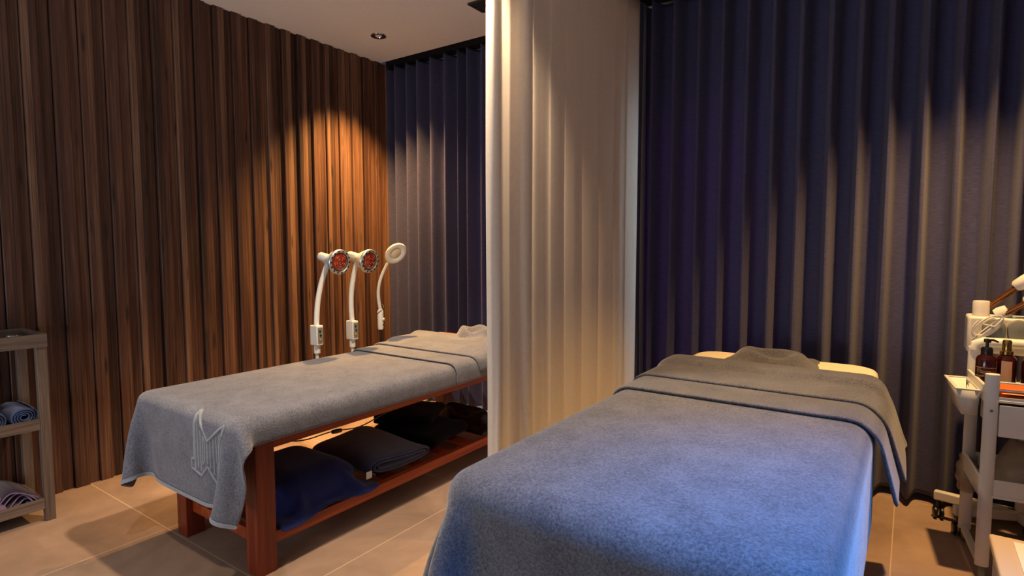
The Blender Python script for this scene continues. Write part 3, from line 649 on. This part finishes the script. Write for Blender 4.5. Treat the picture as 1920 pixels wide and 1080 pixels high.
# ------------------------------------------------------------------ trolley at the right
O = np.array([.262, 2.925]); eu = np.array([.9955, .0945]); ev = np.array([-.0945, .9955])
def TR(u, v, z): p = O+eu*u+ev*v; return (p[0], p[1], z)
t = thing('trolley', 'white three tier rolling trolley beside the near bed', 'trolley', (.47, 3.1, 0))
W_, D_ = .42, .385
for (u, v, zt) in ((0, 0, .848), (W_, 0, .848), (0, D_-.03, .905), (W_, D_-.03, .905)):
    pts = [(.022+.0*k, 0) for k in range(2)]
    mb = MB(); ol = [TR(u+.024+.024*math.cos(a)*1.0, v+.015+.015*math.sin(a), 0)[:2] for a in np.linspace(0, 2*PI, 20, endpoint=False)]
    obj('post', prism(ol, .055, zt), M['white'], t, bevel=.005)
    obj('screw', MB().lathe([(.006, 0), (.005, .003), (0, .003)], TR(u+.024, v-.0005, .70), (-ev[0]*-1*-1, -ev[1], 0) if False else (.0945, -.9955, 0), 12), M['greyp'], t)
    c = Vector(TR(u+.024, v+.015, .028)); w_ = obj('caster', MB().lathe([(0, -.010), (.022, -.010), (.027, -.006), (.027, .006), (.022, .010), (0, .010)], c, (1, .1, 0), 24).tube([c+Vector((0, 0, .02)), c+Vector((0, 0, .04))], .007, 10), M['greyp'], t)
# rear push handle
pts = [TR(.024, D_-.015, .89), TR(.026, D_-.015, .912), TR(.05, D_-.015, .925), TR(W_, D_-.015, .925), TR(W_+.02, D_-.015, .912), TR(W_+.024, D_-.015, .89)]
obj('handle', MB().tube(pts, .022, 16), M['white'], t)
# top tray with rim
def tray(z0, rim, name, u0=.0, u1=W_+.048, v0=.0, v1=D_):
    return obj(name, MB().box(u0+.01, u1-.01, v0+.004, v1-.004, z0, z0+.01, TR).box(u0+.045, u1-.045, v0+.006, v0+.014, z0+.01, z0+rim, TR).box(u0+.045, u1-.045, v1-.014, v1-.006, z0+.01, z0+rim, TR).box(u0+.002, u0+.012, v0+.03, v1-.03, z0-.005, z0+rim, TR).box(u1-.012, u1-.002, v0+.03, v1-.03, z0-.005, z0+rim, TR), M['white'], t, bevel=.002)
tt = tray(.735, .022, 'top_tray'); tray(.345, .075, 'middle_tray')
for u_ in (.008, W_+.016): obj('bottom_rail', MB().box(u_, u_+.024, .03, D_-.03, .050, .074, TR), M['white'], t, bevel=.003)
for z in (.815, .785): obj('guard_bar', MB().tube([TR(.03, .012, z), TR(W_+.02, .012, z)], .004, 10), M['white'], t)
obj('side_guard', MB().box(-.002, .010, .03, D_-.03, .765, .80, TR), M['white'], t, bevel=.003)
dr = obj('drawer', MB().box(.05, W_-.004, .0, .012, .60, .725, TR).box(.05, W_-.004, .012, .33, .60, .61, TR).box(.05, .06, .012, .33, .61, .71, TR).box(W_-.014, W_-.004, .012, .33, .61, .71, TR).box(.06, W_-.014, .32, .33, .61, .71, TR), M['white'], t, bevel=.003)
# hanging side bin, flared towards the top
ub0, ub1, vb0, vb1 = -.075, -.004, .05, .33
t3 = thing('side_bin', 'small white open bin hooked on the bed side of the trolley', 'bin', TR(-.04, .19, .65))
m = MB()
def frus(m, a, b, z0, z1):
    (u0, u1, v0, v1), (U0, U1, V0, V1) = a, b
    vs = [TR(u0, v0, z0), TR(u1, v0, z0), TR(u1, v1, z0), TR(u0, v1, z0), TR(U0, V0, z1), TR(U1, V0, z1), TR(U1, V1, z1), TR(U0, V1, z1)]
    m.add(vs, [(0, 3, 2, 1), (0, 1, 5, 4), (1, 2, 6, 5), (2, 3, 7, 6), (3, 0, 4, 7)])
frus(m, (-.055, -.006, .09, .29), (-.080, -.004, .06, .32), .655, .765)
obj('bin_body', m, M['white'], t3, solid=.004)
obj('bin_rim', MB().box(-.088, -.076, .052, .328, .762, .770, TR).box(-.008, -.003, .052, .328, .762, .770, TR).box(-.076, -.008, .052, .062, .762, .770, TR).box(-.076, -.008, .318, .328, .762, .770, TR), M['white'], t3, bevel=.002)
o = obj('notebook', MB().box(-.052, -.014, .11, .17, .662, .742, TR), M['black'], loc=TR(-.04, .12, .665)); tag(o, 'small dark item standing in the side bin of the trolley', 'box')
# pump bottle, second bottle, third bottle
TZ = .747
def bottle(u, v, label, cat_grp, kind):
    c = TR(u, v, TZ); R_ = .036
    prof = [(0, 0), (R_-.003, 0), (R_, .004), (R_, .125), (R_-.004, .138), (.018, .150), (.014, .156), (.014, .165)]
    t = thing('pump_bottle' if kind == 'pump' else 'amber_bottle', label, 'bottle', c, cat_grp)
    bd = obj('body', MB().lathe(prof, c), M['amber'], t)
    if kind == 'pump':
        obj('collar', MB().lathe([(.0205, .150), (.0205, .172), (.016, .180), (.006, .182), (.006, .206)], c, n=28), M['black'], t)
        obj('pump_head', MB().lathe([(0, .200), (.012, .2), (.013, .214), (0, .217)], c, n=20).tube([Vector(c)+Vector((0, 0, .209)), Vector(c)+Vector((.02, .004, .211)), Vector(c)+Vector((.036, .008, .203))], [.006, .005, .004], 10), M['black'], t)
        for z in (.095, .060): obj('label_line', MB().lathe([(R_+.0004, z), (R_+.0004, z+.0016)], c), M['label'], bd)
        for z in (.080, .073): # lines of small lettering on the front of the bottle
            m = MB()
            for k in range(12): 
                a0 = -2.15+k*.085; r2 = R_+.0006; m.add([(c[0]+r2*math.cos(a0), c[1]+r2*math.sin(a0), c[2]+z), (c[0]+r2*math.cos(a0+.05), c[1]+r2*math.sin(a0+.05), c[2]+z), (c[0]+r2*math.cos(a0+.05), c[1]+r2*math.sin(a0+.05), c[2]+z+.003), (c[0]+r2*math.cos(a0), c[1]+r2*math.sin(a0), c[2]+z+.003)], [(0, 1, 2, 3)])
            obj('label_text', m, M['label'], bd)
    elif kind == 'gold':
        obj('label_plate', MB().add([(c[0]+(R_+.0006)*math.cos(a), c[1]+(R_+.0006)*math.sin(a), c[2]+z) for z in (.02, .125) for a in np.linspace(-2.1, -1.1, 9)], [(i, i+1, i+10, i+9) for i in range(8)]), M['label'], bd)
        obj('cap', MB().lathe([(.023, .150), (.023, .163), (.016, .166), (.0165, .205), (.013, .210), (0, .211)], c, n=28), M['gold'], t)
    else: obj('cap', MB().lathe([(.02, .152), (.02, .18), (0, .182)], c, n=24), M['black'], t)
bottle(.036, .20, 'amber pump bottle with black pump on the trolley', 'amber bottles on the trolley', 'pump')
bottle(.108, .235, 'amber bottle with gold cap and beige label on the trolley', 'amber bottles on the trolley', 'gold')
bottle(.19, .215, 'dark amber bottle at the right frame edge, right of the gold capped bottle', 'amber bottles on the trolley', 'plain')
def sachet(u0, u1, v0, v1, z, mat, label, ang, seed):
    rs = np.random.RandomState(seed); n = 12; P = np.zeros((n, n, 3)); cu, cv = (u0+u1)/2, (v0+v1)/2
    top, bot = P.copy(), P.copy()
    for j in range(n):
        for i in range(n):
            u, v = i/(n-1)*2-1, j/(n-1)*2-1; e = (1-u**4)*(1-v**4); du, dv = u*(u1-u0)/2, v*(v1-v0)/2
            q = TR(cu+du*math.cos(ang)-dv*math.sin(ang), cv+du*math.sin(ang)+dv*math.cos(ang), z)
            top[j, i] = (q[0], q[1], z+.007+.006*e+.0015*math.sin(u*7+v*5+seed)*e); bot[j, i] = (q[0], q[1], z+.007-.006*e)
    m = MB().grid(top).grid(bot); m.f = m.f[:]
    c = TR(cu, cv, z); o = obj('sachet', m, mat, loc=c); tag(o, label, 'packet', 'packets on the trolley top')
sachet(.06, .30, .02, .15, .748, M['orange'], 'orange packet at the bottom of the pile on the trolley top', .02, 1)
sachet(.05, .28, .025, .155, .763, M['peach'], 'peach packet in the middle of the pile on the trolley top', .12, 2)
sachet(.055, .29, .02, .150, .778, M['orange'], 'orange packet topmost of the pile on the trolley top', -.08, 3)
sachet(.012, .05, .04, .15, .748, M['peach'], 'narrow peach packet lying against the left rim of the trolley top', .05, 4)
# clear plastic bag on the middle shelf
m = scrunch(*TR(.25, .19, 0)[:2], .356, .20, .155, 31, .17)
tag(obj('plastic_bag', m, M['film'], loc=TR(.25, .19, .356), solid=.001, sub=1), 'bulky clear plastic bag on the middle shelf of the trolley', 'bag')
m = MB(); c = TR(.024, D_-.015, 0); pts = []
prof = []
for k in range(24):
    s = k/23; prof.append((.028+.014*math.sin(s*PI)+.003*math.sin(s*21), .235+.17*s))
n_ = 26; vs = []
for r_, z in prof:
    for q in range(n_):
        a = 2*PI*q/n_; r2 = r_*(1+.07*math.sin(4*a+z*31)+.05*math.sin(7*a-z*53)+.05*math.sin(11*a+z*97+1)); vs.append((c[0]+r2*math.cos(a), c[1]+r2*math.sin(a), z))
m.add(vs, [(i*n_+q, i*n_+(q+1) % n_, (i+1)*n_+(q+1) % n_, (i+1)*n_+q) for i in range(len(prof)-1) for q in range(n_)])
tag(obj('plastic_wrap', m, M['film'], loc=(c[0], c[1], .235), solid=.001), 'crinkled clear plastic wrapped round the rear left post of the trolley', 'bag')

# ------------------------------------------------------------------ facial machine behind the trolley
t = thing('facial_machine', 'white facial steamer machine with folding arms on a wheeled stand behind the trolley', 'machine', (.45, 3.44, 0))
hub = Vector((.46, 3.44, .115))
for k, a in enumerate((165, 203, 285, 20, 80)):
    d = Vector((math.cos(math.radians(a)), math.sin(math.radians(a)), 0)); e = hub+d*(.33 if a < 200 and a > 100 else .27); s_ = d.cross(Vector((0, 0, 1)))*.016
    if e.y > 3.5: e.y = 3.5
    m = MB(); q = [hub-s_*1.4, hub+s_*1.4, e+s_, e-s_]
    m.add([(*v[:2], .095) for v in q]+[(*v[:2], .14) for v in q], [(3, 2, 1, 0), (4, 5, 6, 7), (0, 1, 5, 4), (1, 2, 6, 5), (2, 3, 7, 6), (3, 0, 4, 7)])
    lg = obj('foot_bar', m, M['whitep'], t, bevel=.006)
    c = e-d*.02; cs = MB().tube([(c.x, c.y, .05), (c.x, c.y, .094)], .010, 12)
    for sg in (-1, 1): cs.lathe([(0, -.008), (.024, -.008), (.030, -.004), (.030, .004), (.024, .008), (0, .008)], (c.x+sg*.013, c.y, .030), (1, .15, 0), 22)
    obj('caster', cs, M['black'], lg)
obj('stand_pole', MB().tube([(.46, 3.44, .13), (.46, 3.44, .87)], .022, 18), M['whitep'], t)
body = obj('machine_body', rect(.225, .62, 3.36, 3.52, .865, 1.032), M['whitep'], t, bevel=.012)
for bx_, bz_ in ((.318, .985), (.405, .985)):
    ol = [(bx_+.042*math.cos(a), bz_+(.042 if math.sin(a) > 0 else .085)*math.sin(a)) for a in np.linspace(0, 2*PI, 36, endpoint=False)]
    mbb = MB(); nn = len(ol); rings = [(1, 3.362), (1, 3.345), (.93, 3.335), (.6, 3.330), (0.02, 3.329)]
    mbb.add([(bx_+(q[0]-bx_)*k, yy, bz_+(q[1]-bz_)*k) for k, yy in rings for q in ol], [(i*nn+k, i*nn+(k+1) % nn, (i+1)*nn+(k+1) % nn, (i+1)*nn+k) for i in range(len(rings)-1) for k in range(nn)])
    obj('front_cover', mbb, M['greyp'], body)
obj('front_panel', rect(.42, .60, 3.352, 3.359, .89, 1.01), M['white'], body, bevel=.003)
obj('post_knob', MB().lathe([(0, 0), (.032, 0), (.032, .062), (.029, .068), (0, .069)], (.275, 3.42, 1.033), (0, 0, 1), 28), M['whitep'], body)
obj('arm_socket', MB().lathe([(0, -.02), (.03, -.018), (.034, 0), (.03, .03), (0, .032)], (.345, 3.40, 1.045), (.8, -.1, .5), 24), M['whitep'], body)
a1 = obj('folding_arm', MB().tube([(.30, 3.42, 1.075), (.40, 3.40, 1.175)], .013, 14), M['bronze'], t, label='bronze coloured tube arm')
a1b = obj('folding_arm', MB().tube([(.355, 3.38, 1.048), (.44, 3.36, 1.115)], .013, 14), M['bronze'], t, label='bronze coloured tube arm')
obj('arm_joint', MB().lathe([(0, 0), (.018, .002), (.026, .012), (.028, .05), (.026, .10), (0, .104)], (.385, 3.40, 1.168), (.75, -.05, .66), 22), M['whitep'], a1)
obj('arm_joint', MB().lathe([(0, 0), (.018, .002), (.026, .012), (.028, .05), (0, .10)], (.425, 3.37, 1.10), (.6, -.05, .8), 22), M['whitep'], a1b)
# coiled cable hung on the machine
cb = []
for k in range(180):
    s = k/179*2*PI*5; lp = k/180*5; cb.append((.292+.045*math.sin(s)+(.012+.004*lp)*math.cos(s)*(1 if lp < 3 else -1), 3.318-.010*math.cos(s*1.03)-.002*lp, .975+.062*math.sin(s)*(1-.06*lp)+.016*math.cos(s)+.01*(lp-2)))
tag(obj('coiled_cable', MB().tube(cb, .0034, 7), M['whitep'], loc=(.325, 3.325, .965)), 'white cable coiled in loops on the front of the facial machine', 'cable')

# low box in the bottom right corner
t = thing('storage_box', 'low beige topped box on the floor in the bottom right corner', 'box', (.50, 2.28, 0))
obj('box_body', rect(.275, .74, 2.02, 2.54, 0, .315), M['whitep'], t, bevel=.006)
ld = obj('lid', rect(.262, .753, 2.005, 2.555, .316, .35), M['beige'], t, bevel=.008)
obj('pale_panel', rect(.322, .70, 2.06, 2.515, .3505, .354), M['beige_l'], ld, bevel=.001)
